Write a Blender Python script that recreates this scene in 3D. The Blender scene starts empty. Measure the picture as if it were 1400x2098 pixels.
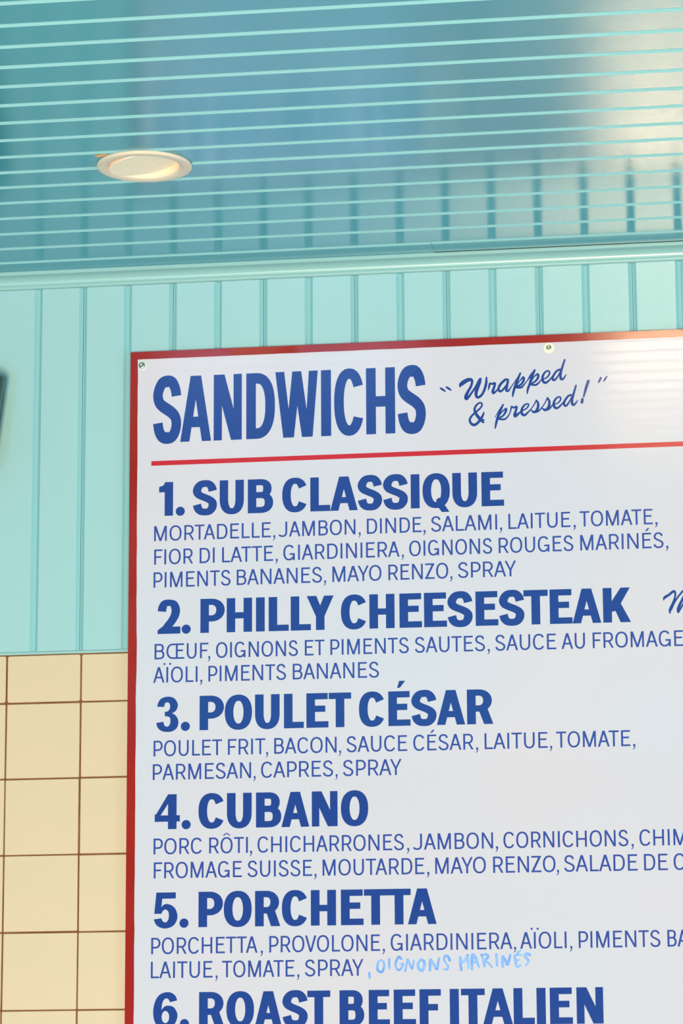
import bpy, bmesh, math, random
from mathutils import Vector, Matrix
random.seed(7)
C = bpy.context.scene.collection
CEIL = 2.9                      # ceiling height; local coordinates below are millimetres from the wall/ceiling corner

def V(x, y, z):
    return Vector((x / 1000.0, y / 1000.0, z / 1000.0 + CEIL))

# ---------------------------------------------------------------- camera
def make_camera():
    f, pitch, yaw, roll = 6516.5906, 0.206664846, -0.143046852, -0.00507604049
    F = Vector((math.sin(yaw) * math.cos(pitch), math.cos(yaw) * math.cos(pitch), math.sin(pitch)))
    R = Vector((math.cos(yaw), -math.sin(yaw), 0.0))
    U = R.cross(F)
    R2 = math.cos(roll) * R + math.sin(roll) * U
    U2 = -math.sin(roll) * R + math.cos(roll) * U
    cd = bpy.data.cameras.new('camera')
    cd.sensor_fit = 'VERTICAL'
    cd.sensor_height = 36.0
    cd.lens = f / 2098.0 * 36.0
    cd.clip_start = 0.05
    cd.clip_end = 100
    co = bpy.data.objects.new('camera', cd)
    C.objects.link(co)
    m = Matrix((R2, U2, -F)).transposed().to_4x4()
    m.translation = V(1077.83, -4383.997, -1299.308)
    co.matrix_world = m
    bpy.context.scene.camera = co
make_camera()

# ---------------------------------------------------------------- world, lights, exposure
w = bpy.data.worlds.new('world'); bpy.context.scene.world = w
w.use_nodes = True
w.node_tree.nodes['Background'].inputs[0].default_value = (0.75, 0.85, 1.0, 1)
w.node_tree.nodes['Background'].inputs[1].default_value = 1.0

def area(name, loc, rot, sx, sy, power, col):
    l = bpy.data.lights.new(name, 'AREA'); l.shape = 'RECTANGLE'
    l.size = sx; l.size_y = sy; l.energy = power; l.color = col
    o = bpy.data.objects.new(name, l); C.objects.link(o)
    o.location = loc; o.rotation_euler = rot
    return o
# daylight through the shop windows across the room (bright street behind the right pane, shaded side behind the left)
area('daylight_right_window', V(860, -6150, -2100), (math.radians(90), 0, 0), 0.75, 1.3, 590, (1.0, 0.765, 0.45))
area('daylight_left_window', V(-600, -6150, -2100), (math.radians(90), 0, 0), 1.0, 1.3, 88, (0.34, 0.62, 1.0))
area('side_fill_light', V(4050, -3000, -1500), (math.radians(90), 0, math.radians(90)), 2.4, 1.6, 48, (0.80, 0.95, 1.0))  # soft neutral fill added from the side, no known window there

vs = bpy.context.scene.view_settings
vs.view_transform = 'Standard'; vs.look = 'None'; vs.exposure = 0.0; vs.gamma = 1.0; vs.use_curve_mapping = False

# ---------------------------------------------------------------- materials
def mat(name, col, rough=0.5, spec=0.5, emit=None, estr=0.0, metal=0.0, bump=None, vary=None, coat=0.0):
    m = bpy.data.materials.new(name); m.use_nodes = True
    nt = m.node_tree; b = nt.nodes['Principled BSDF']
    b.inputs['Base Color'].default_value = (*col, 1)
    b.inputs['Roughness'].default_value = rough
    b.inputs['Specular IOR Level'].default_value = spec
    b.inputs['Metallic'].default_value = metal
    b.inputs['Coat Weight'].default_value = coat
    b.inputs['Coat Roughness'].default_value = 0.05
    if emit:
        b.inputs['Emission Color'].default_value = (*emit, 1)
        b.inputs['Emission Strength'].default_value = estr
    tc = nt.nodes.new('ShaderNodeTexCoord')
    if bump:                                   # list of (stretch xyz, scale, strength, distance)
        last = None
        for st, sc, s, d in bump:
            mp = nt.nodes.new('ShaderNodeMapping'); mp.inputs['Scale'].default_value = st
            nt.links.new(tc.outputs['Object'], mp.inputs['Vector'])
            n = nt.nodes.new('ShaderNodeTexNoise'); n.inputs['Scale'].default_value = sc
            n.inputs['Detail'].default_value = 4
            nt.links.new(mp.outputs[0], n.inputs['Vector'])
            bp = nt.nodes.new('ShaderNodeBump'); bp.inputs['Strength'].default_value = s
            bp.inputs['Distance'].default_value = d
            nt.links.new(n.outputs[0], bp.inputs['Height'])
            if last: nt.links.new(last.outputs[0], bp.inputs['Normal'])
            last = bp
        nt.links.new(last.outputs[0], b.inputs['Normal'])
    if vary:                                   # (scale, second colour, amount)
        n = nt.nodes.new('ShaderNodeTexNoise'); n.inputs['Scale'].default_value = vary[0]
        n.inputs['Detail'].default_value = 3
        nt.links.new(tc.outputs['Object'], n.inputs['Vector'])
        mr = nt.nodes.new('ShaderNodeMapRange')
        mr.inputs['From Min'].default_value = 0.35; mr.inputs['From Max'].default_value = 0.65
        mr.inputs['To Max'].default_value = vary[2]
        nt.links.new(n.outputs[0], mr.inputs['Value'])
        mx = nt.nodes.new('ShaderNodeMixRGB'); mx.inputs[1].default_value = (*col, 1); mx.inputs[2].default_value = (*vary[1], 1)
        nt.links.new(mr.outputs[0], mx.inputs[0])
        nt.links.new(mx.outputs[0], b.inputs['Base Color'])
    return m

TEAL = (0.285, 0.545, 0.655)
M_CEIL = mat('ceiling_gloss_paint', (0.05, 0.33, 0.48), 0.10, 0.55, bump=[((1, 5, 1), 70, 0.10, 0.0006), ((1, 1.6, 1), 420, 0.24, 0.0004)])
M_WALL = mat('wall_gloss_paint', TEAL, 0.24, 0.6, bump=[((5, 1, 1), 50, 0.10, 0.0006), ((1, 1, 1), 380, 0.12, 0.0003)])
M_GROOVE = mat('matt_groove_light', (0.21, 0.49, 0.60), 0.7, 0.2)  # one board paint; how light falls in the grooves is put into this colour
M_MOULD = mat('moulding_paint', (0.25, 0.50, 0.57), 0.32, 0.5, bump=[((1, 3, 3), 90, 0.10, 0.0005)])
M_BACK = mat('joint_backing', (0.10, 0.38, 0.42), 0.6)
M_TILE = mat('cream_glazed_tile', (0.55, 0.51, 0.41), 0.22, 0.5, bump=[((1, 1, 1), 18, 0.05, 0.001)], vary=(9, (0.59, 0.51, 0.425), 0.6))
M_GROUT = mat('brown_grout', (0.14, 0.06, 0.025), 0.85, 0.2, bump=[((1, 1, 1), 500, 0.4, 0.0005)], vary=(25, (0.20, 0.095, 0.04), 0.8))
M_WHITE = mat('backlit_white_acrylic', (0.27, 0.30, 0.37), 0.04, 0.5, emit=(0.88, 0.90, 1.0), estr=0.385)
def led_unevenness(m):                      # the lamps behind the acrylic are a little warmer in places
    nt = m.node_tree; b = nt.nodes['Principled BSDF']; tc = nt.nodes.new('ShaderNodeTexCoord')
    n = nt.nodes.new('ShaderNodeTexNoise'); n.inputs['Scale'].default_value = 3.1; n.inputs['Detail'].default_value = 1
    mx = nt.nodes.new('ShaderNodeMixRGB'); mx.inputs[1].default_value = (0.80, 0.93, 1.06, 1); mx.inputs[2].default_value = (0.97, 0.90, 0.97, 1)
    mr = nt.nodes.new('ShaderNodeMapRange'); mr.inputs['From Min'].default_value = 0.3; mr.inputs['From Max'].default_value = 0.7
    nt.links.new(tc.outputs['Object'], n.inputs['Vector']); nt.links.new(n.outputs[0], mr.inputs['Value'])
    nt.links.new(mr.outputs[0], mx.inputs[0]); nt.links.new(mx.outputs[0], b.inputs['Emission Color'])
led_unevenness(M_WHITE)
M_BLUE = mat('blue_vinyl_letter', (0.010, 0.030, 0.155), 0.07, 0.5, emit=(0.018, 0.062, 0.28), estr=0.52)
M_BLUE2 = mat('thin_blue_vinyl_letter', (0.022, 0.045, 0.20), 0.10, 0.5, emit=(0.022, 0.055, 0.28), estr=0.60)
M_MARKER = mat('light_blue_marker', (0.04, 0.17, 0.50), 0.35, 0.3, emit=(0.11, 0.35, 0.95), estr=0.32, vary=(70, (0.17, 0.34, 0.58), 0.9))
M_RED = mat('red_tape', (0.23, 0.014, 0.012), 0.07, 0.5, emit=(1.0, 0.04, 0.03), estr=0.03, bump=[((1, 1, 1), 60, 0.06, 0.0004)], vary=(9, (0.27, 0.022, 0.02), 0.9))
M_REDRULE = mat('red_rule_vinyl', (0.30, 0.012, 0.02), 0.10, 0.5, emit=(0.42, 0.02, 0.035), estr=0.5)
M_HOUSING = mat('lightbox_housing', (0.55, 0.55, 0.55), 0.5)
M_TRIMRING = mat('white_lamp_trim', (0.70, 0.67, 0.60), 0.35, 0.5, bump=[((1, 1, 1), 200, 0.05, 0.0003)])
M_LENS = mat('lamp_gimbal_face', (0.68, 0.65, 0.52), 0.5, 0.4, emit=(1.0, 0.93, 0.75), estr=0.22, vary=(130, (0.60, 0.57, 0.46), 0.5))
M_BAFFLE = mat('lamp_warm_baffle', (0.72, 0.62, 0.48), 0.5, 0.3, emit=(1.0, 0.66, 0.46), estr=0.26)
M_ORANGE = mat('glowing_orange', (0.85, 0.42, 0.12), 0.7, emit=(1.0, 0.5, 0.15), estr=0.15)  # small orange piece at the lamp rim, faintly emissive
M_DARK = mat('dark_gap', (0.02, 0.03, 0.03), 0.9)
M_STEEL = mat('zinc_screw', (0.32, 0.45, 0.42), 0.32, 0.5, metal=0.85)
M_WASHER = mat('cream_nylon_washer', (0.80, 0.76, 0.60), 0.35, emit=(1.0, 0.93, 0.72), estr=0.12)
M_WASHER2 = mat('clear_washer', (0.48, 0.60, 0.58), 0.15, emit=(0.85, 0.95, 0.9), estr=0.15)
M_CAN = mat('dark_green_black_plastic', (0.012, 0.035, 0.038), 0.35)
M_FLOOR = mat('pale_blue_floor', (0.07, 0.15, 0.20), 0.45, bump=[((1, 1, 1), 12, 0.05, 0.001)])
M_ROOM = mat('room_paint', (0.10, 0.18, 0.20), 0.6)
M_FRAME = mat('window_frame_paint', (0.35, 0.40, 0.40), 0.4)

# ---------------------------------------------------------------- helpers
def link(name, verts, faces, m, parent=None, smooth=False):
    me = bpy.data.meshes.new(name)
    me.from_pydata([V(*v) for v in verts], [], faces)
    me.materials.append(m)
    if smooth:
        me.polygons.foreach_set('use_smooth', [True] * len(me.polygons))
    me.update()
    bm = bmesh.new(); bm.from_mesh(me); bmesh.ops.recalc_face_normals(bm, faces=bm.faces); bm.to_mesh(me); bm.free()
    o = bpy.data.objects.new(name, me); C.objects.link(o)
    if parent: o.parent = parent
    return o

def box(name, x0, x1, y0, y1, z0, z1, m, parent=None):
    v = [(x, y, z) for x in (x0, x1) for y in (y0, y1) for z in (z0, z1)]
    f = [(0, 1, 3, 2), (4, 6, 7, 5), (0, 4, 5, 1), (2, 3, 7, 6), (0, 2, 6, 4), (1, 5, 7, 3)]
    return link(name, v, f, m, parent)

def boxes(name, lst, m, parent=None):
    vs, fs = [], []
    for (x0, x1, y0, y1, z0, z1) in lst:
        n = len(vs)
        vs += [(x, y, z) for x in (x0, x1) for y in (y0, y1) for z in (z0, z1)]
        fs += [tuple(n + i for i in q) for q in [(0, 1, 3, 2), (4, 6, 7, 5), (0, 4, 5, 1), (2, 3, 7, 6), (0, 2, 6, 4), (1, 5, 7, 3)]]
    return link(name, vs, fs, m, parent)

def structure(o): o['kind'] = 'structure'; return o

def empty(name, loc):
    o = bpy.data.objects.new(name, None); C.objects.link(o); o.location = loc
    o.empty_display_size = 0.05
    return o

def keep(o, parent):
    o.parent = parent
    o.matrix_parent_inverse = parent.matrix_world.inverted() if False else Matrix.Translation(-parent.location)

def prism(prof_a, prof_b, name, m, parent=None):
    """closed section lofted between two ends (lists of 3-tuples)"""
    n = len(prof_a)
    vs = list(prof_a) + list(prof_b)
    fs = [(i, (i + 1) % n, n + (i + 1) % n, n + i) for i in range(n)]
    fs += [tuple(range(n - 1, -1, -1)), tuple(range(n, 2 * n))]
    return link(name, vs, fs, m, parent)

WALLG = (5.9, 3.0, 1.6)         # half width, depth, half flat of a groove: open V on the wall,
CEILG = (5.9, 4.6, 5.2)         # square channel on the ceiling
def section(a, c, b, G, gap=0.35):
    """board section from joint a over centre groove c to joint b: list of (across, depth)"""
    GW, GD, GF = G
    s = 1 if b > a else -1
    return [(a + s * gap, 9), (a + s * gap, GD), (a + s * GF, GD), (a + s * GW, 0),
            (c - s * GW, 0), (c - s * GF, GD), (c + s * GF, GD), (c + s * GW, 0),
            (b - s * GW, 0), (b - s * GF, GD), (b - s * gap, GD), (b - s * gap, 9)]

def paint_groove_light(o, ax):
    """flats of a board stay gloss; grooves get the matt tone with light painted in"""
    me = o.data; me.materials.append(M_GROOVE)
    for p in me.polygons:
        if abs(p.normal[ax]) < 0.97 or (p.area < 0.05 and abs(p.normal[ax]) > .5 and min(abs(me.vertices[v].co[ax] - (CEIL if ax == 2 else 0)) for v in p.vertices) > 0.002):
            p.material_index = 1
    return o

# ---------------------------------------------------------------- the setting
U = 66.7
RX0, RX1, RY0 = -2700.0, 3900.0, -6000.0
structure(box('floor', RX0, RX1, RY0, 20, -2950, -2900, M_FLOOR))
structure(box('wall_left', RX0 - 60, RX0, RY0, 20, -2900, 60, M_ROOM))
structure(boxes('wall_right', [(RX1, RX1 + 60, RY0, -4300, -2900, 60), (RX1, RX1 + 60, -1700, 20, -2900, 60), (RX1, RX1 + 60, -4300, -1700, -2900, -2400), (RX1, RX1 + 60, -4300, -1700, -600, 60)], M_ROOM))
structure(boxes('window_3', [(RX1 + 10, RX1 + 50, -4300, -4240, -2400, -600), (RX1 + 10, RX1 + 50, -1760, -1700, -2400, -600), (RX1 + 10, RX1 + 50, -4240, -1760, -660, -600), (RX1 + 10, RX1 + 50, -4240, -1760, -2400, -2340), (RX1 + 10, RX1 + 50, -3025, -2975, -2340, -660)], M_FRAME))  # unseen frame, added to go with the side fill
# wall with the shop windows, behind the camera
structure(boxes('wall_front', [(RX0, RX1, RY0 - 120, RY0, -2900, -2750), (RX0, RX1, RY0 - 120, RY0, -1450, 60),
    (RX0, -1100, RY0 - 120, RY0, -2750, -1450), (-100, 350, RY0 - 120, RY0, -2750, -1450), (1450, RX1, RY0 - 120, RY0, -2750, -1450)], M_ROOM))
for n_, (x0, x1, z0, z1) in enumerate([(-1100, -100, -2750, -1450), (350, 1450, -2750, -1450)]):
    wn = structure(boxes('window_%d' % (n_ + 1), [(x0, x1, RY0 - 70, RY0 - 20, z1 - 50, z1), (x0, x1, RY0 - 70, RY0 - 20, z0, z0 + 60),
        (x0, x0 + 50, RY0 - 70, RY0 - 20, z0, z1), (x1 - 50, x1, RY0 - 70, RY0 - 20, z0, z1), ((x0 + x1) / 2 - 25, (x0 + x1) / 2 + 25, RY0 - 70, RY0 - 20, z0, z1)], M_FRAME))

# ceiling: backing plus tongue-and-groove boards that run parallel to the wall
ceiling = structure(box('ceiling', RX0, RX1, RY0, 20, 9, 60, M_BACK))
gyl = [-64, -136, -208, -282, -351, -417, -480, -545, -611, -678, -742, -807, -875, -943, -1012, -1081]
gyr = [-74, -140, -208, -277, -347, -417, -479, -539, -606, -672, -738, -808, -874, -941, -1009, -1079]
while gyl[-1] > RY0 + 80:
    gyl.append(gyl[-1] - 67.2); gyr.append(gyr[-1] - 67.2)
def gy(k, x):
    l, r = gyl[k], gyr[k]
    if k > 15: l = r = (l + r) / 2
    t = (max(-400, min(1600, x)) - 50) / 900.0
    return l + (r - l) * t
def ceil_board(k0, xa, xb, drop=0.0, shift=0.0, gapy=0.0):
    A, B = [], []
    for x, L in ((xa, A), (xb, B)):
        if k0 < 0:
            a, b = -8.0 - gapy, gy(0, x)
            GW, GD, GF = CEILG
            s = [(a, 9), (a, 0), (b + GW + shift, 0), (b + GF + shift, GD), (b + 0.35 + shift, GD), (b + 0.35 + shift, 9)]
        else:
            s = section(gy(k0, x), gy(k0 + 1, x), gy(k0 + 2, x), CEILG)
        L += [(x, y, z - drop) for y, z in s]
    return paint_groove_light(prism(A, B, 'board', M_CEIL, ceiling), 2)
ceil_board(-1, RX0, 586.6)
sb = ceil_board(-1, 587.1, RX1, 0.4, -1.5, 18.6)
k = 0; cboards = {}
while k + 2 < len(gyl):
    cboards[k] = ceil_board(k, RX0, RX1, random.uniform(0, 0.25)); k += 2

# round opening for the recessed lamp, cut for real through the boards and the backing
def cut_hole(objs, cx, cy, r):
    n = 64
    vs = [(cx + r * math.cos(2 * math.pi * i / n), cy + r * math.sin(2 * math.pi * i / n), z) for z in (-20, 80) for i in range(n)]
    fs = [(i, (i + 1) % n, n + (i + 1) % n, n + i) for i in range(n)] + [tuple(range(n)), tuple(range(n, 2 * n))]
    c = link('cutter', vs, fs, M_BACK)
    for o in objs:
        md = o.modifiers.new('hole', 'BOOLEAN'); md.operation = 'DIFFERENCE'; md.object = c; md.solver = 'EXACT'
    bpy.context.view_layer.update()
    dg_ = bpy.context.evaluated_depsgraph_get()
    for o in objs:
        me = bpy.data.meshes.new_from_object(o.evaluated_get(dg_)); o.modifiers.clear(); o.data = me
    bpy.data.objects.remove(c)
cut_hole([ceiling, cboards[4], cboards[6]], 257.5, -481.0, 46.6)

# back wall: backing, upright boards down to a trim, tiles below
wall_back = structure(box('wall_back', RX0, RX1, 9, 120, -2900, 60, M_BACK))
ZB = -559.0
for k in range(-17, 50, 2):
    s = section(k * U, (k + 1) * U, (k + 2) * U, WALLG)
    dy = random.uniform(-0.2, 0.2)
    paint_groove_light(prism([(x, y + dy, -4) for x, y in s], [(x, y + dy, ZB) for x, y in s], 'board', M_WALL, wall_back), 1)
structure(prism([(RX0, 9, ZB - 0.6), (RX0, -1.2, ZB - 0.6), (RX0, -1.6, ZB - 2.2), (RX0, -0.6, ZB - 4.4), (RX0, 9, ZB - 4.4)],
                [(RX1, 9, ZB - 0.6), (RX1, -1.2, ZB - 0.6), (RX1, -1.6, ZB - 2.2), (RX1, -0.6, ZB - 4.4), (RX1, 9, ZB - 4.4)], 'trim_1', M_MOULD))
# grout bed
box('grout', RX0, RX1, 0.7, 9, -2900, ZB - 4.4, M_GROUT, wall_back)
def tile_mesh(w_, h_, nm, r=1.3):
    e = 0.6
    o_, i_ = [], []
    for cx, cz, a0 in ((w_ / 2 - r, h_ / 2 - r, 0), (-w_ / 2 + r, h_ / 2 - r, 90), (-w_ / 2 + r, -h_ / 2 + r, 180), (w_ / 2 - r, -h_ / 2 + r, 270)):
        for a in (0, 45, 90):
            t = math.radians(a0 + a)
            o_.append((cx + r * math.cos(t), cz + r * math.sin(t))); i_.append((cx + (r - e) * math.cos(t), cz + (r - e) * math.sin(t)))
    n = len(o_)
    vs = [(x / 1000, 0.006, z / 1000) for x, z in o_] + [(x / 1000, 0.0006, z / 1000) for x, z in o_] + [(x / 1000, 0, z / 1000) for x, z in i_]
    fs = [(i, (i + 1) % n, n + (i + 1) % n, n + i) for i in range(n)] + [(n + i, n + (i + 1) % n, 2 * n + (i + 1) % n, 2 * n + i) for i in range(n)] + [tuple(range(2 * n, 3 * n))]
    me = bpy.data.meshes.new(nm); me.from_pydata(vs, [], fs); me.materials.append(M_TILE)
    bm = bmesh.new(); bm.from_mesh(me); bmesh.ops.recalc_face_normals(bm, faces=bm.faces)
    for f_ in bm.faces:
        if len(f_.verts) > 6 and f_.normal.y > 0:
            bmesh.ops.reverse_faces(bm, faces=bm.faces); break
    bm.to_mesh(me); bm.free()
    return me
TP = 108.4; TX, TZ = -38.5, -633.3
full = tile_mesh(TP - 2.3, TP - 2.3, 'tile')
TOPZ = ZB - 6.0
cut = tile_mesh(TP - 2.3, TOPZ - TZ - 1.2, 'tile', 2.6)
for i in range(-4, 16):
    for j in range(-1, 9):
        me = cut if j < 0 else full
        zc = (TOPZ + TZ + 1.2) / 2 if j < 0 else TZ - (j + 0.5) * TP
        o = bpy.data.objects.new('tile', me); C.objects.link(o); o.parent = wall_back
        o.location = V(TX + (i + 0.5) * TP + random.uniform(-.35, .35), random.uniform(-0.25, 0.15), zc + random.uniform(-.3, .3))
        o.rotation_euler = (random.uniform(-.002, .002), random.uniform(-.0018, .0018), random.uniform(-.002, .002))

# moulding in the corner
mp = [(9, 0), (-22, 0), (-22.4, -0.8), (-22.4, -4.6), (-21.8, -5.4), (-19.2, -5.7)]
for i in range(9):                       # concave cove
    t = math.radians(90 * i / 8.0)
    mp.append((-5.8 - 12.6 * (1 - math.sin(t)) , -6.0 - 10.5 * (1 - math.cos(t))))
for i in range(7):                       # small bead at the foot
    t = math.radians(-20 + 150 * i / 6.0)
    mp.append((-3.6 - 3.3 * math.cos(t - 0.3), -19.4 - 3.3 * math.sin(t - 0.3)))
mp += [(9, -22.8)]
mo = structure(prism([(RX0, y, z) for y, z in mp], [(RX1, y, z) for y, z in mp], 'trim_2', M_MOULD))
# ---------------------------------------------------------------- drawn letterforms (flat vinyl)
def _ang(pts, v, s, cap=True):
    """ribbon of quads along a centre line; v = thickness of upright parts, s = of level parts"""
    n = len(pts); L, R = [], []
    closed = n > 8 and math.hypot(pts[0][0] - pts[-1][0], pts[0][1] - pts[-1][1]) < 1e-4
    for i in range(n):
        a = pts[max(i - 1, 0)]; b = pts[min(i + 1, n - 1)]
        if closed and i in (0, n - 1): a, b = pts[-2], pts[1]
        tx, ty = b[0] - a[0], b[1] - a[1]; d = math.hypot(tx, ty) or 1
        tx /= d; ty /= d
        wv = v if not isinstance(v, (list, tuple)) else v[i]
        h = 0.5 * (math.sqrt((wv * ty) ** 2 + (s * tx) ** 2) if s is not None else wv)
        L.append((pts[i][0] - ty * h, pts[i][1] + tx * h)); R.append((pts[i][0] + ty * h, pts[i][1] - tx * h))
    out = []
    for i in range(n - 1):                  # neighbours overlap a hair so that no seam shows
        dx, dy = pts[i + 1][0] - pts[i][0], pts[i + 1][1] - pts[i][1]; d = math.hypot(dx, dy) or 1
        e = 0.0 if i == n - 2 and not closed else 0.12 / d; dx *= e; dy *= e
        out.append([L[i], R[i], (R[i + 1][0] + dx, R[i + 1][1] + dy), (L[i + 1][0] + dx, L[i + 1][1] + dy)])
    return out
def arc(cx, cy, rx, ry, a0, a1, n=14, p=2.35):
    o = []
    for i in range(n + 1):
        t = math.radians(a0 + (a1 - a0) * i / n)
        c, s = math.cos(t), math.sin(t)
        o.append((cx + rx * math.copysign(abs(c) ** (2 / p), c), cy + ry * math.copysign(abs(s) ** (2 / p), s)))
    return o
def crom(P, n=5):
    o = []
    Q = [P[0]] + list(P) + [P[-1]]
    for i in range(1, len(Q) - 2):
        for j in range(n):
            t = j / n
            o.append(tuple(0.5 * (2 * b + (c - a) * t + (2 * a - 5 * b + 4 * c - d) * t * t + (3 * b - a - 3 * c + d) * t ** 3)
                           for a, b, c, d in zip(Q[i - 1], Q[i], Q[i + 1], Q[i + 2])))
    o.append(tuple(P[-1]))
    return o
def rc(x0, y0, x1, y1): return [(x0, y0), (x1, y0), (x1, y1), (x0, y1)]
def dg(xb, yb, xt, yt, th): return [(xb - th / 2, yb), (xb + th / 2, yb), (xt + th / 2, yt), (xt - th / 2, yt)]
# figures drawn as outlines in a 1000 unit box; a '/' starts a new curve at a corner
OUTLINE = {
 '3': '38,712 111,857 254,957 540,1000 810,946 959,792 946,664 857,567 714,514/714,514 857,454 968,343 994,214 921,75 730,-11 508,-30 254,0 79,97 6,240/324,272/324,272 381,161 492,124 597,171 641,278 610,385 508,424 387,424/387,561/387,561 524,574 610,653 619,750 571,814 492,831 397,803 359,700/38,712',
 '5': '106,996/922,996/922,822/357,818/323,582/323,582 425,651 550,669 736,633 907,529 997,341 953,174 798,38 519,-25 270,6 99,90 0,236/323,268/323,268 379,184 494,148 596,205 637,331 606,456 494,513 394,477 326,393/22,393/106,996',
 '6': '985,775/985,775 911,902 763,984 570,1010 318,963 139,841 36,656 0,452 36,247 139,94 288,12 501,-14 733,22 911,145 1000,329 955,472 822,595 614,632 466,605 341,517/341,517 362,656 421,779 531,834 629,804 688,724/985,775'}
def outline(ch):
    o = []
    for seg in OUTLINE[ch].split('/'):
        p = [tuple(int(t) / 1000 for t in q.split(',')) for q in seg.split()]
        for q in (crom(p, 4) if len(p) > 2 else p):
            if not o or abs(q[0] - o[-1][0]) + abs(q[1] - o[-1][1]) > 1e-6: o.append(q)
    if ch == '6':                            # keyhole to the counter
        i = min(range(len(o)), key=lambda k: (abs(o[k][1] - .313) if o[k][0] < .2 else 9))
        hole = [(.504 - .154 * math.cos(math.radians(t)), .313 + .170 * math.sin(math.radians(t))) for t in range(0, 361, 15)]
        o = o[:i + 1] + hole + o[i:]
    return o
def glyph(ch, w, h, v, s, f):
    """polygons of a capital in a box w by h. v, s = upright and level thickness, f = bold flag"""
    o = 0.012 * h; P = []; st = lambda pts, vv=v, ss=s: P.extend(_ang(pts, vv, ss))
    cx, cy = w / 2, h / 2
    if ch == 'I': P.append(rc(0, 0, w, h))
    elif ch in 'LEFÉ':
        P.append(rc(0, 0, v, h))
        if ch in 'LEÉ': P.append(rc(v * .9, 0, w, s))
        if ch in 'EÉF':
            P.append(rc(v * .9, h - s, w * (.97 if ch != 'F' else 1), h))
            m = .545 * h if ch != 'F' else .50 * h
            P.append(rc(v * .9, m - s / 2, w * .86, m + s / 2))
        if ch == 'É':
            if f: P.append([(w * .40, 1.10 * h), (w * .53, 1.10 * h), (w * .78, 1.30 * h), (w * .50, 1.30 * h)])
            else: P.append(dg(w * .42, 1.11 * h, w * .70, 1.30 * h, v * 1.1))
    elif ch == 'H': P += [rc(0, 0, v, h), rc(w - v, 0, w, h), rc(v * .9, .47 * h - s / 2 + .02 * h, w - v * .9, .47 * h + s / 2 + .02 * h)]
    elif ch == 'T': P += [rc(0, h - s, w, h), rc(cx - v / 2, 0, cx + v / 2, h - s * .9)]
    elif ch == 'Ï': P += [rc(cx - v / 2, 0, cx + v / 2, h), rc(cx - 2.0 * v, 1.13 * h, cx - 1.0 * v, 1.13 * h + v), rc(cx + 1.0 * v, 1.13 * h, cx + 2.0 * v, 1.13 * h + v)]
    elif ch == 'A':
        ap = v * (1.1 if f else 1.15); th = v * (.96 if f else 1.02)
        yi = min(.9, (cx - th) / (cx - ap / 2) * (1.06 if f else 1)) * h
        P += [[(0, 0), (th, 0), (cx + .2, yi), (cx + .2, h), (cx - ap / 2, h)], [(w, 0), (w - th, 0), (cx - .2, yi), (cx - .2, h), (cx + ap / 2, h)]]
        y = (.215 if f else .28) * h; g = lambda yy: (cx - ap / 2) * yy / h
        P.append([(g(y) + th * .8, y), (w - g(y) - th * .8, y), (w - g(y + s) - th * .8, y + s), (g(y + s) + th * .8, y + s)])
    elif ch == 'V':
        th = v * 1.05; ap = v * 1.1
        P += [[(0, h), (th, h), (cx, h * .12 + v * .6), (cx, 0), (cx - ap / 2, 0)], [(w, h), (w - th, h), (cx, h * .12 + v * .6), (cx, 0), (cx + ap / 2, 0)]]
    elif ch == 'N':
        a = v * (.86 if f else .95); d = v * 1.12
        P += [rc(0, 0, a, h), rc(w - a, 0, w, h), [(0, h), (d, h), (w, 0), (w - d, 0)]]
    elif ch == 'M':
        a = v * .95; d = v * 1.0
        P += [rc(0, 0, a, h), rc(w - a, 0, w, h), [(0, h), (d * 1.2, h), (cx + d * .5, 0), (cx - d * .5, 0)], [(w, h), (w - d * 1.2, h), (cx - d * .5, 0), (cx + d * .5, 0)]]
    elif ch == 'W':
        for q in ([(0, 1), (.21, 1), (.315, .42), (.425, 0), (.185, 0)], [(.185, 0), (.435, 0), (.61, 1), (.40, 1), (.31, .42)],
                  [(.40, 1), (.61, 1), (.735, .42), (.865, 0), (.625, 0)], [(.625, 0), (.875, 0), (1, 1), (.79, 1), (.735, .42)]):
            P.append([(x * w, y * h) for x, y in q])
    elif ch == 'Y':
        th = v * (1.12 if f else 1.05); y = .40 * h
        P += [rc(cx - v / 2, 0, cx + v / 2, y + .04 * h), [(0, h), (th, h), (cx + v * .5, y), (cx - v * .5, y)], [(w, h), (w - th, h), (cx - v * .5, y), (cx + v * .5, y)],
              [(cx - v * .5, y), (cx + v * .5, y), (cx, y + v * .9)]]
    elif ch == 'K':
        th = v * 1.12
        P += [rc(0, 0, v, h), [(v * .9, .30 * h), (v * .9, .58 * h), (w - th, h), (w * .98, h), (v * 1.55, .34 * h)], [(v * 1.15, .48 * h), (v * 1.75, .68 * h), (w, 0), (w - th * 1.05, 0)]]
    elif ch == 'Z': P += [rc(0, h - s, w * .97, h), rc(0, 0, w, s), [(0, s * .5), (v * 1.2, s * .5), (w * .97, h - s * .5), (w * .97 - v * 1.2, h - s * .5)]]
    elif ch in 'OQÔ':
        st(arc(cx, cy, (w - v) / 2, (h - s) / 2 + o, 0, 360, 40, 2.25))
        if ch == 'Q': P.append([(w * .50, .24 * h), (w * .62, .30 * h), (w * .98, -.13 * h), (w * .70, -.13 * h), (w * .52, .06 * h)])
        if ch == 'Ô': P += [dg(cx - v * 1.7, 1.10 * h, cx, 1.27 * h, v * .9), dg(cx + v * 1.7, 1.10 * h, cx, 1.27 * h, v * .9)]
    elif ch == 'Œ':
        x = w * .58
        st([(x, h - s / 2)] + arc(x * .62, cy, x * .62 - v / 2, (h - s) / 2, 90, 270, 20, 2.2) + [(x, s / 2)])
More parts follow.
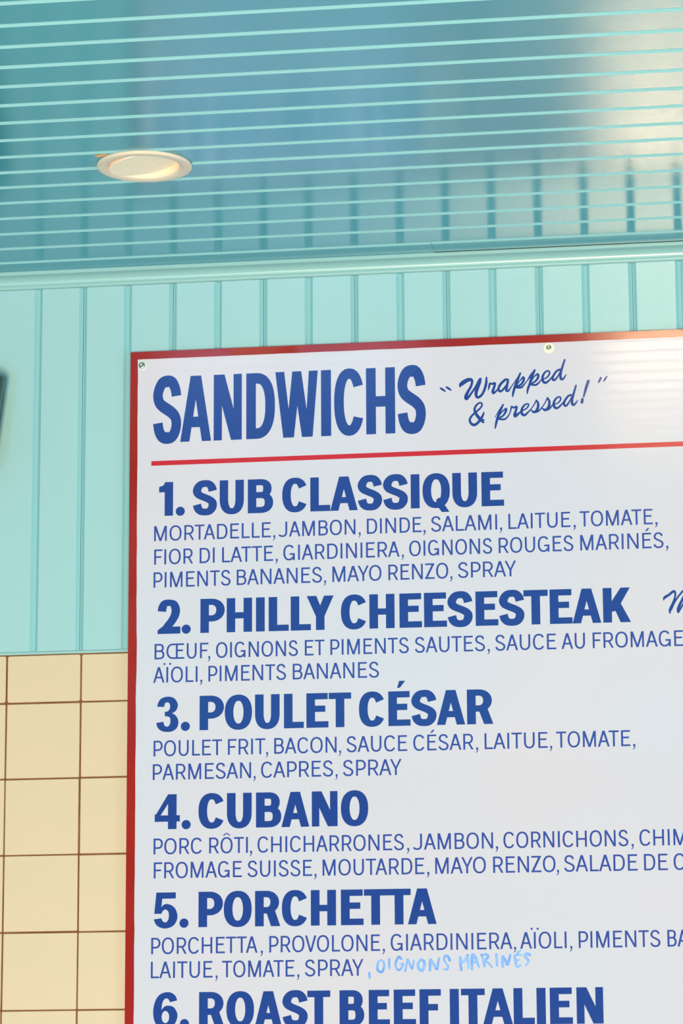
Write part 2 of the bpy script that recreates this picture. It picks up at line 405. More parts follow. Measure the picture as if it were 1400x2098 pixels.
        P += [rc(x - v * .5, 0, x + v * .5, h), rc(x, 0, w, s), rc(x, h - s, w * .98, h), rc(x, .545 * h - s / 2, w * .92, .545 * h + s / 2)]
    elif ch == 'C':
        st(arc(cx * 1.02, cy, (w * 1.03 - v) / 2, (h - s) / 2 + o, 30 if f else 34, 330 if f else 326, 30, 2.3))
    elif ch == 'G':
        st(arc(cx * 1.0, cy, (w - v) / 2, (h - s) / 2 + o, 38, 325, 30, 2.3))
        P += [rc(w - v, 0.0, w, .46 * h), rc(w * .56, .46 * h - s, w, .46 * h)]
    elif ch == 'S':
        k = [(1.0, .735), (.93, .87), (.75, .98), (.5, 1.0), (.24, .97), (.06, .86), (.0, .74), (.08, .63), (.27, .56), (.5, .505), (.74, .445),
             (.94, .36), (1.0, .25), (.94, .12), (.76, .02), (.5, 0), (.25, .025), (.08, .12), (0, .265)]
        if not f: k = [(.93, .79), (.85, .91), (.70, .98), (.5, 1.0), (.28, .975), (.12, .88), (.06, .76), (.12, .65), (.28, .57), (.5, .51), (.74, .44), (.94, .35), (1, .24), (.94, .11), (.76, .02), (.5, 0), (.25, .03), (.08, .12), (0, .22)]
        st(crom([(v / 2 + a * (w - v), s / 2 - o + b * (h - s + 2 * o)) for a, b in k], 3), v, s * (1.12 if f else 1.0))
    elif ch == 'U':
        r = min(w * .5 - v / 2, h * .38)
        st([(v / 2, h), (v / 2, h * .6)] + arc(cx, s / 2 - o + h * .36, (w - v) / 2, h * .36, 180, 360, 22, 2.3) + [(w - v / 2, h * .6), (w - v / 2, h)])
    elif ch == 'J':
        st([(w - v / 2, h), (w - v / 2, h * .5)] + arc(w * .38, s / 2 - o + h * .24, w * .62 - v / 2, h * .24, 0, -150, 14, 2.2))
    elif ch == 'D':
        x = w * (.42 if not f else .36)
        P.append(rc(0, 0, v, h)); st([(v * .8, h - s / 2), (x, h - s / 2)] + arc(x, cy, w - v / 2 - x, (h - s) / 2, 90, -90, 24, 2.4)[1:-1] + [(x, s / 2), (v * .8, s / 2)])
    elif ch in 'PR':
        m = (.40 if ch == 'P' else .43) * h; m = m + (0.02 * h if f else 0)
        x = w * (.46 if f else .50); r = (h - s - m + s * .0) / 2
        yb = m; yt = h - s / 2; yc = (yb + yt) / 2; ry = (yt - yb) / 2; ww = w if ch == 'P' else w * .95
        P.append(rc(0, 0, v, h)); st([(v * .8, yt), (x, yt)] + arc(x, yc, ww - v / 2 - x, ry, 90, -90, 16, 2.05)[1:-1] + [(x, yb), (v * .8, yb)])
        if ch == 'R': P.append(dg(w - v * .54, 0, w * .60 if f else w * .52, m + (0 if f else 0), v * 1.06))
    elif ch == 'B':
        m = .53 * h; x = w * .52
        P.append(rc(0, 0, v, h))
        st([(v * .8, h - s / 2), (x, h - s / 2)] + arc(x, (m + h - s / 2) / 2, w * .94 - v / 2 - x, (h - s / 2 - m) / 2, 90, -90, 14, 2.2)[1:-1] + [(x, m), (v * .8, m)])
        st([(v * .8, m), (x, m)] + arc(x, (m + s / 2) / 2, w - v / 2 - x, (m - s / 2) / 2, 90, -90, 14, 2.2)[1:-1] + [(x, s / 2), (v * .8, s / 2)])
    elif ch == '.': P.append([(cx + w / 2 * math.cos(t * math.pi / 10), w * .5 + w / 2 * math.sin(t * math.pi / 10) - o) for t in range(20)])
    elif ch == ',':
        P += [rc(w * .25, -.01 * h, w, .125 * h), [(w * .55, 0), (w, 0), (w * .86, -.10 * h), (w * .42, -.21 * h), (w * .1, -.21 * h), (w * .5, -.09 * h)]]
    elif ch == '1': P += [rc(w - v, 0, w, h), [(0, .70 * h), (w - v * .9, .70 * h), (w - v * .9, h), (w * .45, h), (w * .30, .90 * h), (0, .86 * h)]]
    elif ch == '2':
        k = [(0, .72), (.05, .86), (.22, .98), (.5, 1.0), (.80, .97), (.96, .85), (1.0, .72), (.92, .57), (.70, .40), (.42, .24), (.2, .08)]
        st(crom([(v / 2 + a * (w * .98 - v), b * (h - s / 2) + s * .02) for a, b in k], 4), v, s * 1.05)
        P.append([(0, 0), (w, 0), (w, s * 1.15), (v * 1.3, s * 1.15), (w * .3, .26 * h), (0, s * .6)])
    elif ch in OUTLINE: P.append([(x * w, y * h) for x, y in outline(ch)])
    elif ch == '4':
        x = w * .87
        P += [rc(x - v, 0, x, h), rc(0, .215 * h, w, .215 * h + s), [(0, .215 * h + s * .8), (w * .20, .215 * h + s * .8), (x - v * .8, h * .80), (x - v * .8, h), (x - v * 1.0, h)]]
        P.append([(0, .215 * h), (w * .3, .215 * h + s), (0, .215 * h + s * 1.2)])
    return P
# side bearings and widths (of the cap height) of the light face
LW = dict(A=(.0, .72, .0), B=(.11, .60, .05), C=(.06, .70, .03), D=(.11, .66, .06), E=(.11, .56, .05), F=(.11, .53, .01), G=(.06, .72, .09), H=(.11, .66, .11),
          I=(.12, .105, .12), J=(.02, .48, .11), L=(.11, .50, .02), M=(.11, .80, .11), N=(.11, .68, .11), O=(.06, .76, .06), P=(.11, .58, .02), R=(.11, .62, .03),
          S=(.05, .62, .05), T=(.02, .62, .02), U=(.10, .64, .10), V=(.0, .70, .0), Y=(.0, .68, .0), Z=(.03, .60, .03))
for a_, b_ in (('É', 'E'), ('Ï', 'I'), ('Ô', 'O')): LW[a_] = LW[b_]
KERN = {'AT': -.07, 'TA': -.07, 'TT': 0, 'LT': -.05, 'AY': -.08, 'YO': -.05, 'AV': -.08, 'OV': -.02, 'VO': -.03, 'RT': -.02, 'AÏ': 0}

def word_polys(txt, x0, x1, h, v, s):
    if txt in (',', 'Œ') or len(txt) == 1:
        return [[(x0 + px, py) for px, py in q] for q in glyph(txt, x1 - x0, h, v, s, False)]
    adv = []; x = -LW[txt[0]][0]
    for i, c in enumerate(txt):
        l, w_, r = LW[c]
        if i: x += KERN.get(txt[i - 1] + c, 0)
        adv.append((x + l, w_)); x += l + w_ + r
    tot = x - LW[txt[-1]][2]
    # upright stems keep their weight: stretch positions only
    k = (x1 - x0) / tot; out = []
    for c, (a, w_) in zip(txt, adv):
        ww = w_ * k
        if c in 'IÏ': ww = v; a0 = a * k + (w_ * k - v) / 2
        else: a0 = a * k
        for q in glyph(c, ww, h, v, s, False): out.append([(x0 + a0 + px, py) for px, py in q])
    return out

YS = -12.0                      # front face of the sign
def flat(name, polys, m, parent, y=YS - 0.25, t=0.2):
    """thin raised film: each polygon gets a face and a shallow rim"""
    vs, fs = [], []
    for iq, q in enumerate(polys):
        area2 = sum(q[i][0] * q[(i + 1) % len(q)][1] - q[(i + 1) % len(q)][0] * q[i][1] for i in range(len(q)))
        if abs(area2) < 1e-6: continue
        if area2 < 0: q = q[::-1]
        n = len(vs); k = len(q)
        vs += [V(x, y - (iq % 31) * 0.003, z) for x, z in q]
        fs.append(tuple(n + i for i in range(k)))
    me = bpy.data.meshes.new(name); me.from_pydata(vs, [], fs); me.materials.append(m); me.update()
    o = bpy.data.objects.new(name, me); C.objects.link(o)
    if parent: keep(o, parent)
    return o
# sign data: (face, baseline mm, slope, cap height mm, [(word, left mm, right mm)])
TEXT=[('light',-406.59,0.00056,21.97,[('MORTADELLE',177.3,346.5),(',',349.0,352.9),('JAMBON',359.1,468.1),(',',471.8,475.4),('DINDE',484.3,562.3),(',',563.9,568.1),('SALAMI',575.6,669.4),(',',672.4,676.5),('LAITUE',685.4,772.8),(',',776.0,780.1),('TOMATE',785.6,888.0),(',',890.2,894.5)]),('light',-440.86,0.00077,22.1,[('FIOR',177.6,234.2),('DI',243.6,265.3),('LATTE',276.1,349.8),(',',352.6,356.3),('GIARDINIERA',364.4,530.8),(',',533.1,536.7),('OIGNONS',544.4,662.0),('ROUGES',671.1,776.2),('MARINÉS',785.8,902.1),(',',904.5,908.6)]),('light',-474.22,0.00058,22.32,[('PIMENTS',176.9,288.5),('BANANES',297.3,419.8),(',',422.0,425.6),('MAYO',434.6,504.7),('RENZO',514.5,599.5),(',',601.4,605.3),('SPRAY',613.0,695.3)]),('bold',-369.11,-0.00472,49.38,[('1',184.1,204.6),('.',208.5,221.9),('S',233.3,268.5),('U',272.4,307.5),('B',313.2,349.9),('C',363.1,399.1),('L',403.4,432.0),('A',432.0,471.5),('S',471.5,506.5),('S',507.8,543.3),('I',547.4,560.0),('Q',564.2,603.1),('U',606.7,641.9),('E',648.0,679.8)]),('bold',-540.4,-0.00391,48.97,[('2',183.3,216.3),('.',218.0,231.3),('P',245.1,280.2),('H',283.0,319.5),('I',325.1,337.7),('L',343.3,372.1),('L',374.9,403.7),('Y',397.8,436.3),('C',446.8,483.5),('H',487.1,522.9),('E',529.8,561.6),('E',564.6,596.9),('S',597.7,633.2),('E',637.3,669.2),('S',670.3,705.9),('T',704.8,738.9),('E',741.4,773.0),('A',773.0,813.0),('K',815.7,854.3)]),('light',-576.98,-0.00271,22.17,[('B',179.1,193.5),('Œ',196.3,222.2),('U',225.6,239.9),('F',244.7,256.8),(',',255.7,259.6),('OIGNONS',267.7,385.2),('ET',394.9,423.0),('PIMENTS',431.3,542.6),('SAUTES',550.9,649.8),(',',652.8,656.6),('SAUCE',664.0,749.5),('AU',756.8,789.7),('FROMAGE',800.3,926.0)]),('light',-610.42,-0.00312,22.39,[('AÏOLI',177.4,241.2),(',',244.3,248.2),('PIMENTS',256.9,368.1),('BANANES',377.6,500.1)]),('bold',-679.32,-0.00327,48.85,[('3',182.0,214.3),('.',217.6,230.8),('P',244.5,279.5),('O',280.6,319.6),('U',323.8,358.9),('L',365.0,393.3),('E',396.9,428.2),('T',428.7,460.5),('C',471.6,507.9),('É',512.9,544.0),('S',545.3,580.7),('A',581.0,620.7),('R',623.4,660.2)]),('light',-715.37,-0.0021,22.25,[('POULET',178.7,276.8),('FRIT',285.2,338.6),(',',338.8,342.5),('BACON',351.1,439.6),(',',442.3,445.9),('SAUCE',453.4,539.1),('CÉSAR',547.6,632.0),(',',634.5,638.3),('LAITUE',647.3,735.2),(',',737.4,741.2),('TOMATE',746.9,849.3),(',',852.0,856.1)]),('light',-748.82,-0.00186,22.37,[('PARMESAN',177.8,318.3),(',',321.1,324.7),('CAPRES',332.5,434.5),(',',437.2,440.8),('SPRAY',448.2,530.9)]),('bold',-818.14,-0.00262,49.05,[('4',181.0,217.0),('.',219.5,232.6),('C',243.7,280.4),('U',284.0,319.2),('B',325.3,361.2),('A',361.2,400.6),('N',404.2,440.5),('O',445.2,483.6)]),('light',-853.41,-0.00172,22.29,[('PORC',179.7,249.2),('RÔTI',258.9,313.7),(',',315.9,319.8),('CHICHARRONES',327.5,533.2),(',',536.7,540.6),('JAMBON',547.4,657.2),(',',659.9,664.0),('CORNICHONS',671.5,843.4),(',',846.6,850.6),('CHIM',858.6,922.8)]),('light',-886.89,-0.00209,22.49,[('FROMAGE',180.2,305.5),('SUISSE',313.2,404.5),(',',406.7,410.6),('MOUTARDE',419.0,561.4),(',',564.1,568.2),('MAYO',576.4,646.7),('RENZO',656.7,742.8),(',',743.7,747.4),('SALADE',754.4,855.2),('DE',864.0,896.4),('C',904.4,920.3)]),('bold',-955.26,-0.00271,49.03,[('5',180.6,214.5),('.',217.2,230.2),('P',244.1,278.8),('O',279.9,319.3),('R',324.0,359.7),('C',361.9,398.1),('H',402.4,437.7),('E',444.5,476.1),('T',476.7,509.3),('T',509.3,541.9),('A',537.8,577.6)]),('light',-992.25,-0.0004,22.67,[('PORCHETTA',177.4,327.6),(',',331.2,335.0),('PROVOLONE',344.0,498.9),(',',501.6,505.4),('GIARDINIERA',513.5,681.5),(',',682.8,686.6),('AÏOLI',692.2,755.8),(',',759.8,763.6),('PIMENTS',772.4,883.7),('BA',893.2,921.7)]),('light',-1025.12,-0.00171,22.76,[('LAITUE',177.1,264.5),(',',267.8,271.4),('TOMATE',277.7,379.5),(',',382.3,386.1),('SPRAY',393.7,475.6)]),('bold',-1094.03,-0.00095,49.02,[('6',180.8,215.2),('.',218.5,231.5),('R',245.5,281.7),('O',283.9,322.7),('A',323.5,361.7),('S',362.3,397.7),('T',397.1,429.2),('B',441.9,476.3),('E',482.5,511.7),('E',517.1,547.8),('F',552.7,582.3),('I',594.4,607.0),('T',609.9,642.6),('A',639.9,680.8),('L',681.9,710.7),('I',713.4,725.9),('E',731.5,762.6),('N',767.9,804.2)]),('tall',-262.83,0.00239,97.13,[('S',174.5,215.7),('A',214.5,259.6),('N',263.3,304.3),('D',310.8,352.5),('W',353.1,414.8),('I',419.4,433.9),('C',438.5,480.9),('H',484.5,526.2),('S',529.8,570.1)])]
SCRIPT=[[(591.5,-198.1,2.2),(595.3,-200.7,2.9),(598.6,-203.2,1.3)],[(600.1,-197.0,2.2),(603.5,-199.4,2.9),(606.9,-201.9,1.3)],[(619.5,-197.3,1.8),(620.7,-194.2,4.9),(625.7,-190.3,5.5),(631.9,-187.4,4.7),(635.9,-188.0,4.0),(636.8,-191.7,3.1),(634.6,-198.4,3.1),(630.7,-205.0,3.6),(627.8,-211.7,4.6),(628.5,-215.1,4.2),(631.6,-212.8,3.1),(636.4,-206.2,2.7),(642.2,-197.8,2.7),(647.0,-189.2,3.3),(649.0,-186.6,2.7)],[(649.0,-186.9,2.9),(647.5,-192.1,4.0),(644.0,-200.7,4.6),(642.2,-208.4,4.0),(643.4,-213.3,3.3),(646.7,-213.4,3.3),(651.5,-208.8,3.1),(654.9,-201.2,3.3),(656.9,-193.5,3.3),(657.5,-185.3,2.2)],[(659.6,-204.3,0.7),(661.1,-198.5,2.7),(662.3,-193.7,2.0),(664.9,-195.0,2.7),(669.2,-194.2,3.1),(668.2,-199.8,3.1),(666.2,-205.5,3.6),(667.1,-208.5,3.1),(670.4,-206.2,2.4),(674.7,-202.0,1.8)],[(687.7,-189.4,2.4),(683.9,-189.8,3.1),(677.2,-196.3,3.3),(674.3,-202.9,3.1),(677.0,-206.4,2.9),(681.8,-202.8,2.6),(687.6,-194.8,2.4),(688.6,-190.0,1.8)],[(688.1,-189.9,2.7),(686.6,-198.6,3.1),(685.5,-204.9,3.3),(688.4,-205.9,2.7),(692.2,-200.8,1.5),(699.0,-191.4,1.3),(705.7,-181.5,2.0)],[(705.7,-181.0,2.4),(701.8,-190.5,3.3),(697.9,-200.0,3.1),(695.4,-208.6,3.1),(694.4,-214.4,1.8)],[(699.3,-200.1,1.5),(704.6,-192.6,1.5),(709.9,-187.0,2.7),(710.3,-191.8,3.1),(706.4,-197.5,2.7),(699.8,-200.6,2.7)],[(699.3,-201.5,2.7),(706.3,-201.8,2.9),(710.2,-198.6,2.0),(715.0,-193.0,1.3),(718.8,-188.3,1.3),(722.4,-182.0,1.8)],[(726.6,-177.2,2.3),(722.5,-186.4,3.3),(718.8,-197.5,3.1),(716.2,-204.5,2.9),(715.2,-211.1,1.5)],[(720.4,-195.5,1.3),(725.0,-187.5,1.5),(730.5,-183.2,2.7),(730.9,-188.3,3.1),(726.8,-193.7,2.5),(720.8,-197.0,2.3)],[(720.8,-198.1,2.5),(727.7,-198.9,2.7),(732.8,-195.0,1.9),(736.3,-191.1,1.5),(742.8,-189.3,1.9),(747.3,-183.4,2.3),(745.9,-179.2,2.1),(740.9,-181.1,2.5),(737.3,-188.0,3.1),(738.2,-194.2,3.3),(741.6,-196.4,3.1),(746.7,-193.0,2.3),(751.7,-187.1,1.7)],[(708.9,-200.1,1.5),(714.9,-193.2,1.3),(720.1,-184.3,1.5),(726.6,-176.9,1.9)],[(762.3,-177.9,2.7),(757.8,-179.7,2.7),(752.7,-186.6,2.9),(751.6,-191.7,2.9),(754.6,-192.8,2.7),(759.6,-186.9,2.1),(763.2,-179.9,1.9)],[(769.3,-163.9,2.3),(765.8,-173.9,2.9),(763.1,-184.0,3.1),(763.0,-190.6,3.3),(765.5,-192.5,2.7),(768.5,-189.3,2.1),(770.8,-185.6,1.0)],[(653.0,-236.4,2.0),(650.6,-242.1,3.1),(647.2,-247.3,3.3),(642.4,-252.4,3.5),(637.7,-253.7,3.6),(633.5,-249.7,3.1),(633.1,-244.8,2.9),(636.9,-239.2,2.6),(643.6,-233.7,2.4),(649.3,-228.1,2.4),(650.5,-223.8,2.2),(647.7,-221.7,2.2),(642.8,-224.9,2.6),(639.9,-230.6,2.9),(641.2,-236.5,3.5),(644.9,-242.4,4.0),(649.1,-247.4,4.0),(652.3,-250.4,2.7)],[(648.1,-247.4,2.7),(651.4,-247.0,2.4),(653.5,-246.8,1.1)],[(668.9,-243.8,0.9),(674.7,-233.9,1.3),(680.5,-225.9,1.8)],[(680.5,-225.9,2.2),(675.6,-236.9,3.3),(672.2,-245.4,3.1),(670.2,-253.1,2.9),(668.9,-259.8,1.6)],[(673.2,-244.5,1.3),(678.4,-237.0,1.5),(684.7,-231.9,2.6),(684.1,-236.2,2.9),(680.3,-241.9,2.4),(674.6,-245.0,2.2)],[(674.1,-246.5,2.4),(682.1,-247.3,2.4),(686.8,-243.6,1.8),(690.2,-237.9,1.5),(691.9,-231.7,2.0),(692.7,-228.8,1.8),(695.5,-230.9,2.4),(699.8,-229.6,2.7),(698.7,-234.9,2.9),(696.7,-241.1,3.5),(697.6,-243.7,2.9),(701.0,-241.7,2.2),(706.7,-235.7,1.6)],[(699.3,-240.9,1.9),(706.3,-236.7,1.7),(713.3,-232.9,1.9),(716.8,-228.4,2.1),(715.4,-226.0,1.9),(710.4,-228.2,2.5),(706.8,-234.6,3.1),(707.2,-240.2,3.3),(710.7,-242.4,3.1),(715.2,-239.0,2.3),(720.2,-233.7,1.5),(724.3,-228.2,1.5),(727.8,-221.8,1.9)],[(727.8,-221.3,1.9),(730.2,-225.4,2.9),(730.1,-231.5,3.3),(727.1,-237.5,3.5),(723.1,-238.1,2.7),(720.7,-235.7,1.7)],[(724.1,-239.2,1.9),(730.0,-237.6,2.3),(735.1,-232.7,1.5),(740.1,-225.8,1.5),(743.7,-218.6,1.9)],[(743.7,-218.3,1.9),(746.1,-223.0,2.9),(746.0,-229.1,3.3),(742.9,-235.1,3.5),(738.5,-235.4,2.7),(736.0,-233.3,1.7)],[(739.9,-237.0,1.9),(745.9,-234.7,2.3),(751.4,-228.8,1.5),(757.9,-227.0,1.7),(762.4,-221.6,2.1),(761.0,-217.7,2.1),(756.0,-219.9,2.5),(752.5,-226.3,3.1),(753.3,-231.9,3.3),(756.8,-234.1,2.9),(761.8,-230.7,2.3),(766.8,-224.9,1.5)],[(777.3,-215.6,2.7),(772.9,-217.5,2.7),(767.8,-224.4,2.9),(767.2,-229.4,2.9),(770.1,-231.1,2.7),(774.7,-225.2,2.1),(778.3,-218.2,1.9)],[(784.5,-202.2,2.3),(781.4,-212.2,2.9),(778.7,-222.3,3.1),(778.6,-228.6,3.3),(781.0,-230.3,2.7),(784.0,-227.1,2.1),(786.6,-223.6,1.0)],[(802.1,-196.3,3.6),(798.2,-207.9,3.3),(795.0,-218.9,2.1)],[(793.2,-222.4,3.3),(792.4,-226.9,3.6)],[(819.7,-192.5,2.9),(817.7,-197.0,2.7),(816.1,-199.4,1.2)],[(828.4,-190.8,1.9),(825.8,-194.3,2.7),(823.6,-197.7,1.3)]]
SCRIPT2=[[(899.9,-514.5,1.0),(901.6,-510.7,3.8),(907.5,-507.1,3.5),(914.4,-502.2,3.5),(916.5,-505.9,2.9),(915.1,-513.0,2.6),(912.0,-520.8,3.5),(908.6,-528.3,3.8),(908.4,-532.9,1.9)],[(910.5,-528.3,1.9),(913.6,-520.2,2.9),(918.6,-512.2,2.6),(923.6,-506.1,2.6),(926.9,-502.6,2.9),(929.5,-503.6,2.9),(929.1,-507.6,3.2),(925.6,-515.0,3.5),(921.9,-522.4,4.2),(919.8,-528.6,4.2),(920.0,-532.5,1.9),(922.4,-528.7,1.9),(928.1,-519.0,2.6),(933.1,-511.0,2.6)]]
MARKER=[[(483.6,-1022.7,2.9),(484.0,-1029.1,2.6)],[(500.3,-1004.5,2.1),(495.9,-1008.3,2.6),(494.9,-1016.9,2.8),(498.0,-1021.0,2.8),(501.9,-1020.6,2.8),(504.1,-1014.4,2.6),(504.0,-1008.4,2.4),(501.4,-1005.4,2.1)],[(511.2,-1003.6,2.6),(511.3,-1012.8,2.6),(511.7,-1017.5,1.9)],[(528.1,-1003.8,2.9),(525.5,-1000.9,2.9),(522.5,-1003.6,2.9),(520.2,-1010.4,2.8),(521.5,-1016.8,2.4),(524.9,-1019.0,2.4),(528.6,-1015.6,2.4),(530.7,-1010.5,2.2),(526.8,-1010.9,1.9)],[(533.2,-1020.4,2.4),(535.4,-1011.4,2.6),(537.1,-1004.2,2.2),(539.8,-1011.5,2.4),(543.2,-1017.5,2.2),(544.6,-1010.7,2.1),(545.9,-1005.6,1.6)],[(555.5,-1005.3,3.1),(551.8,-1009.1,3.3),(551.5,-1015.1,3.3),(554.6,-1019.8,3.3),(557.9,-1019.0,3.3),(559.9,-1012.7,3.3),(558.9,-1007.1,3.1),(555.5,-1005.3,2.6)],[(567.6,-1020.0,2.9),(568.0,-1011.9,3.1),(568.5,-1004.7,2.2),(572.7,-1011.6,2.8),(577.0,-1018.4,3.1),(578.8,-1011.2,2.9),(580.2,-1003.5,2.1)],[(595.1,-1006.8,3.1),(592.8,-1001.6,3.1),(589.3,-1000.4,2.6),(587.1,-1004.5,2.4),(589.2,-1009.7,2.4),(592.6,-1014.8,2.4),(590.8,-1019.2,2.2),(586.1,-1018.1,1.6)],[(610.9,-1020.2,2.9),(609.7,-1010.1,2.9),(609.0,-1001.6,2.1),(613.2,-1009.8,2.6),(617.2,-1005.1,2.6),(619.8,-999.6,2.4),(620.1,-1009.4,2.6),(620.9,-1018.4,1.9)],[(625.6,-1018.9,2.9),(625.6,-1007.8,3.5),(626.3,-999.7,3.1),(629.3,-1001.5,3.5),(632.7,-1008.8,3.1),(635.1,-1016.5,2.1)],[(624.9,-1009.7,2.4),(631.8,-1009.8,2.1)],[(642.9,-1015.3,2.9),(641.3,-1007.2,2.9),(639.3,-999.9,2.4)],[(639.3,-999.9,2.6),(645.7,-999.6,2.9),(648.1,-1002.6,2.9),(643.9,-1007.9,2.6),(649.0,-1011.6,2.2),(653.2,-1017.2,1.6)],[(659.1,-999.8,2.9),(659.9,-1007.5,2.9),(660.2,-1015.1,2.1)],[(667.9,-1016.5,3.3),(667.6,-1009.3,3.3),(667.7,-1001.6,2.4),(671.5,-1007.6,2.9),(674.4,-1013.8,3.3),(676.7,-1007.7,3.1),(678.5,-1000.1,2.2)],[(694.4,-1001.3,2.2),(689.7,-1000.4,2.4),(684.7,-1001.7,2.6),(685.4,-1007.8,2.8),(687.3,-1017.2,2.8),(692.9,-1014.3,1.7)],[(686.1,-1008.3,2.1),(690.9,-1007.5,1.7)],[(688.9,-997.5,2.6),(692.8,-994.7,1.6)],[(705.2,-1000.9,3.3),(700.9,-999.4,3.3),(697.8,-1001.6,2.8),(700.8,-1005.5,2.8),(703.3,-1009.8,2.8),(699.8,-1015.0,1.9)]]
# ---------------------------------------------------------------- the menu sign
SX0, SX1, SZ1, SZ0 = 140.6, 1354.0, -126.3, -1346.0
sign = empty('menu_sign', V((SX0 + SX1) / 2, 0, SZ0))
sign['label'] = 'white backlit menu board with red border and blue lettering on the teal wall'
sign['category'] = 'menu board'
def part(o): keep(o, sign); return o
part(box('housing', SX0 + 1.5, SX1 - 1.5, -6.0, -0.3, SZ0 + 1.5, SZ1 - 1.5, M_HOUSING))
part(box('panel', SX0 + .2, SX1 - .2, YS, -6.0, SZ0 + .2, SZ1 - .2, M_WHITE))
# hand-laid red tape round the edge, its inner line slightly uneven
def inner(t, side):
    random.seed(int(t * 7) + side * 991)
    return random.uniform(-.3, .3)
def tape():
    vs, fs = [], []
    y = YS - 0.35
    def strip(outer, inn):
        n = len(vs)
        for a, b in zip(outer, inn):
            vs.append((a[0], -0.6, a[1])); vs.append((a[0], y, a[1])); vs.append((b[0], y, b[1])); vs.append((b[0], YS, b[1]))
        for i in range(len(outer) - 1):
            p = n + 4 * i
            for q in range(3): fs.append((p + q, p + q + 4, p + q + 5, p + q + 1))
    N = 60
    zs = [SZ1 + (SZ0 - SZ1) * i / N for i in range(N + 1)]
    def wl(z): t = (SZ1 - z) / 950.0; return 10.6 + 2.2 * min(1, t) ** 0.6 + inner(z, 1) + (0.7 if 0.44 < t < .50 else 0)
    li = [(SX0 + wl(z), z) for z in zs]
    li[0] = (SX0 + 10.6, SZ1 - 11.2); li[-1] = (SX0 + 12.5, SZ0 + 12)
    strip([(SX0, z) for z in zs], li)
    strip([(SX1, z) for z in zs[::-1]], [(SX1 - 12, min(max(z, SZ0 + 12), SZ1 - 12)) for z in zs[::-1]])
    xs = [SX0 + (SX1 - SX0) * i / N for i in range(N + 1)]
    strip([(x, SZ1) for x in xs[::-1]], [(min(max(x, SX0 + 10.6), SX1 - 12), SZ1 - 11.2 - (inner(x, 2) * .6 if 0 < i < N else 0)) for i, x in list(enumerate(xs))[::-1]])
    strip([(x, SZ0) for x in xs], [(min(max(x, SX0 + 12.5), SX1 - 12), SZ0 + 12) for x in xs])
    o = link('border', vs, fs, M_RED); return o
bo = part(tape()); bo['label'] = 'red tape border'
ru = part(flat('rule', [rc(172.4, -295.9, SX1 - 30, -289.0)], M_REDRULE, None)); ru['label'] = 'red rule line under the top heading'
names = ['line_%d' % i for i in range(18)]
for font_, z0, sl, h, words in TEXT:
    polys = []
    for t, a, b in words:
        if font_ == 'light':
            q = word_polys(t, a, b, h, 2.75, 2.45)
        else:
            v_, s_ = (12.3, 8.9) if font_ == 'bold' else (14.0, 15.6)
            if font_ == 'tall': h_ = h
            q = [[(a + px, py) for px, py in g_] for g_ in glyph(t, b - a, h, v_, s_, True)]
        if font_ == 'light': q = [[(x, y) for x, y in g_] for g_ in q]
        polys += [[(x, z0 + sl * x + y) for x, y in g_] for g_ in q]
    txt = ''.join((t if len(t) == 1 else ' ' + t) for t, a, b in words).strip()
    part(flat('text_line' if font_ == 'light' else 'heading', polys, M_BLUE2 if font_ == 'light' else M_BLUE, None))
def brush(strokes, grow=1.0):
    out = []
    for st_ in strokes:
        pts = crom([tuple(p) for p in st_], 6)
        xy = [(p[0], p[1]) for p in pts]; ww = [max(.3, p[2] * grow) for p in pts]
        out += _ang(xy, ww, None)
        for i in (0, len(pts) - 1):
            r = ww[i] / 2; out.append([(xy[i][0] + r * math.cos(t * math.pi / 5), xy[i][1] + r * math.sin(t * math.pi / 5)) for t in range(10)])
    return out
sc = part(flat('script_lettering', brush(SCRIPT, 1.14), M_BLUE, None)); sc['label'] = 'blue brush script slogan beside the top heading'
s2 = part(flat('script_lettering', brush([[(x, z, w_) for x, z, w_ in q] for q in SCRIPT2]), M_BLUE, None))
mk = part(flat('marker_lettering', brush(MARKER, 1.25), M_MARKER, None, y=YS - 0.3)); mk['label'] = 'faint light blue words added by hand in marker'

def disc_stack(name, cx, cz, rings, m, parent, n=28, smooth=True):
    """lathe about the wall normal: rings = (radius, y)"""
    vs = [(cx + r * math.cos(2 * math.pi * i / n), y, cz + r * math.sin(2 * math.pi * i / n)) for r, y in rings for i in range(n)]
    fs = [(k * n + i, k * n + (i + 1) % n, (k + 1) * n + (i + 1) % n, (k + 1) * n + i) for k in range(len(rings) - 1) for i in range(n)]
    fs.append(tuple((len(rings) - 1) * n + i for i in range(n)))
    fs.append(tuple(range(n)))
    return link(name, vs, fs, m, parent)
for cx, cz, mw, rw, rs, lab in ((157.9, -147.4, M_WASHER2, 6.3, 4.6, 'zinc screw in a clear washer'), (747.2, -145.9, M_WASHER, 7.6, 3.8, 'screw in a cream washer')):
    s_ = part(disc_stack('screw', cx, cz + .4, [(rs, YS - 1.6), (rs, YS - 2.6), (rs * .86, YS - 3.6), (rs * .62, YS - 4.0), (rs * .55, YS - 3.2), (rs * .2, YS - 2.9)], M_STEEL, None))
    s_['label'] = lab
    wa = disc_stack('washer', cx, cz, [(rw, YS - .1), (rw, YS - 1.2), (rw * .9, YS - 1.7), (rw * .3, YS - 1.7)], mw, None)
    wa.parent = s_

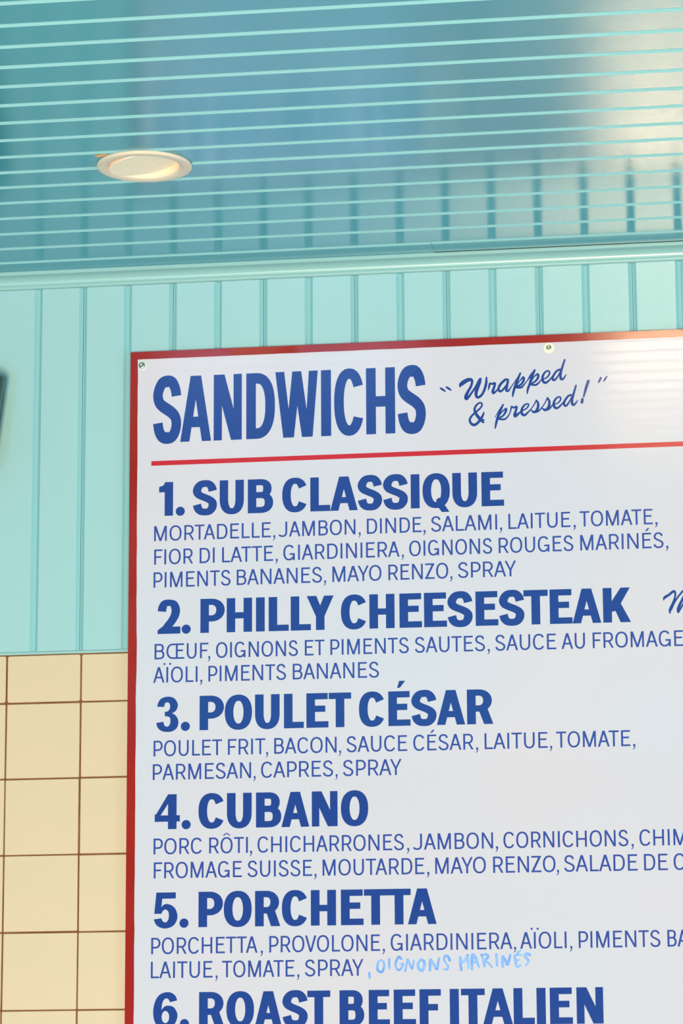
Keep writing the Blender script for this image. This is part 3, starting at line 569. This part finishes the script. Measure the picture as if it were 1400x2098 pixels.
# ---------------------------------------------------------------- recessed lamp in the ceiling
LX, LY = 257.5, -481.0
lamp = empty('recessed_lamp', V(LX, LY, 0))
lamp['label'] = 'round white recessed downlight with a tilted inner disc in the glossy teal ceiling'
lamp['category'] = 'ceiling light'
def lathe_z(name, rings, m, n=64, cx=LX, cy=LY, closed=False):
    vs = [(cx + r * math.cos(2 * math.pi * i / n), cy + r * math.sin(2 * math.pi * i / n), z) for r, z in rings for i in range(n)]
    K = len(rings)
    fs = [(k * n + i, k * n + (i + 1) % n, (k + 1) * n + (i + 1) % n, (k + 1) * n + i) for k in range(K - 1) for i in range(n)]
    if closed: fs += [((K - 1) * n + i, (K - 1) * n + (i + 1) % n, (i + 1) % n, i) for i in range(n)]
    o = link(name, vs, fs, m, None); keep(o, lamp); return o
tr = lathe_z('trim_ring', [(62.3, -0.2), (62.5, -2.2), (61.4, -3.6), (58.5, -4.3), (52, -4.0), (47.5, -2.6), (46.2, -0.8), (46.2, 8.0), (47.2, 8.0), (47.5, 0.0), (60, -0.2)], M_TRIMRING, closed=True)
tr['label'] = 'white trim ring'
ba = lathe_z('baffle', [(46.0, -0.5), (45.8, 34), (0.01, 34), (0.01, 33), (45.0, 33), (45.4, -0.5)], M_BAFFLE)
gm = lathe_z('gimbal_disc', [(0.01, 1.0), (40, 1.0), (43.6, 0.6), (44.4, -0.4), (43.8, -1.2), (41, -1.0), (0.01, -0.6)], M_LENS)
tilt = Matrix.Translation(V(LX, LY, 0)) @ Matrix.Rotation(math.radians(-9), 4, 'Y') @ Matrix.Rotation(math.radians(3), 4, 'X') @ Matrix.Translation(-V(LX, LY, 0))
gm.data.transform(Matrix.Translation((-0.0026, -0.0015, 0.0012)) @ tilt)
og = link('orange_scrap', [(LX - 52, LY - 43, -0.3), (LX - 36, LY - 52.5, -0.3), (LX - 40, LY - 57, -0.9), (LX - 56, LY - 54, -0.9), (LX - 48, LY - 46, 1.2)], [(0, 1, 2, 3), (0, 4, 1), (1, 4, 2), (2, 4, 3), (3, 4, 0)], M_ORANGE)
keep(og, lamp); og['label'] = 'orange scrap showing at the rim'

# ---------------------------------------------------------------- dark canister at the left edge of the view
can = empty('canister', V(-95, -70, -300))
can['label'] = 'dark green-black tapered canister on the teal planks, cut off at the left edge'
can['category'] = 'canister'
def cone(name, rings, m):
    n = 48; cx, cy = -85, -62
    vs = [(cx + dx + r * math.cos(2 * math.pi * i / n), cy + r * math.sin(2 * math.pi * i / n), z) for r, z, dx in rings for i in range(n)]
    fs = [(k * n + i, k * n + (i + 1) % n, (k + 1) * n + (i + 1) % n, (k + 1) * n + i) for k in range(len(rings) - 1) for i in range(n)]
    fs += [tuple(range(n)), tuple((len(rings) - 1) * n + i for i in range(n))]
    o = link(name, vs, fs, m); keep(o, can); return o
cone('shell', [(48, -170, 0), (50.0, -169, 0), (50.3, -172, 0), (36, -300, -2), (34, -302, -2)], M_CAN)
br = box('bracket', -100, -70, -20, -0.3, -250, -215, M_CAN); keep(br, can)
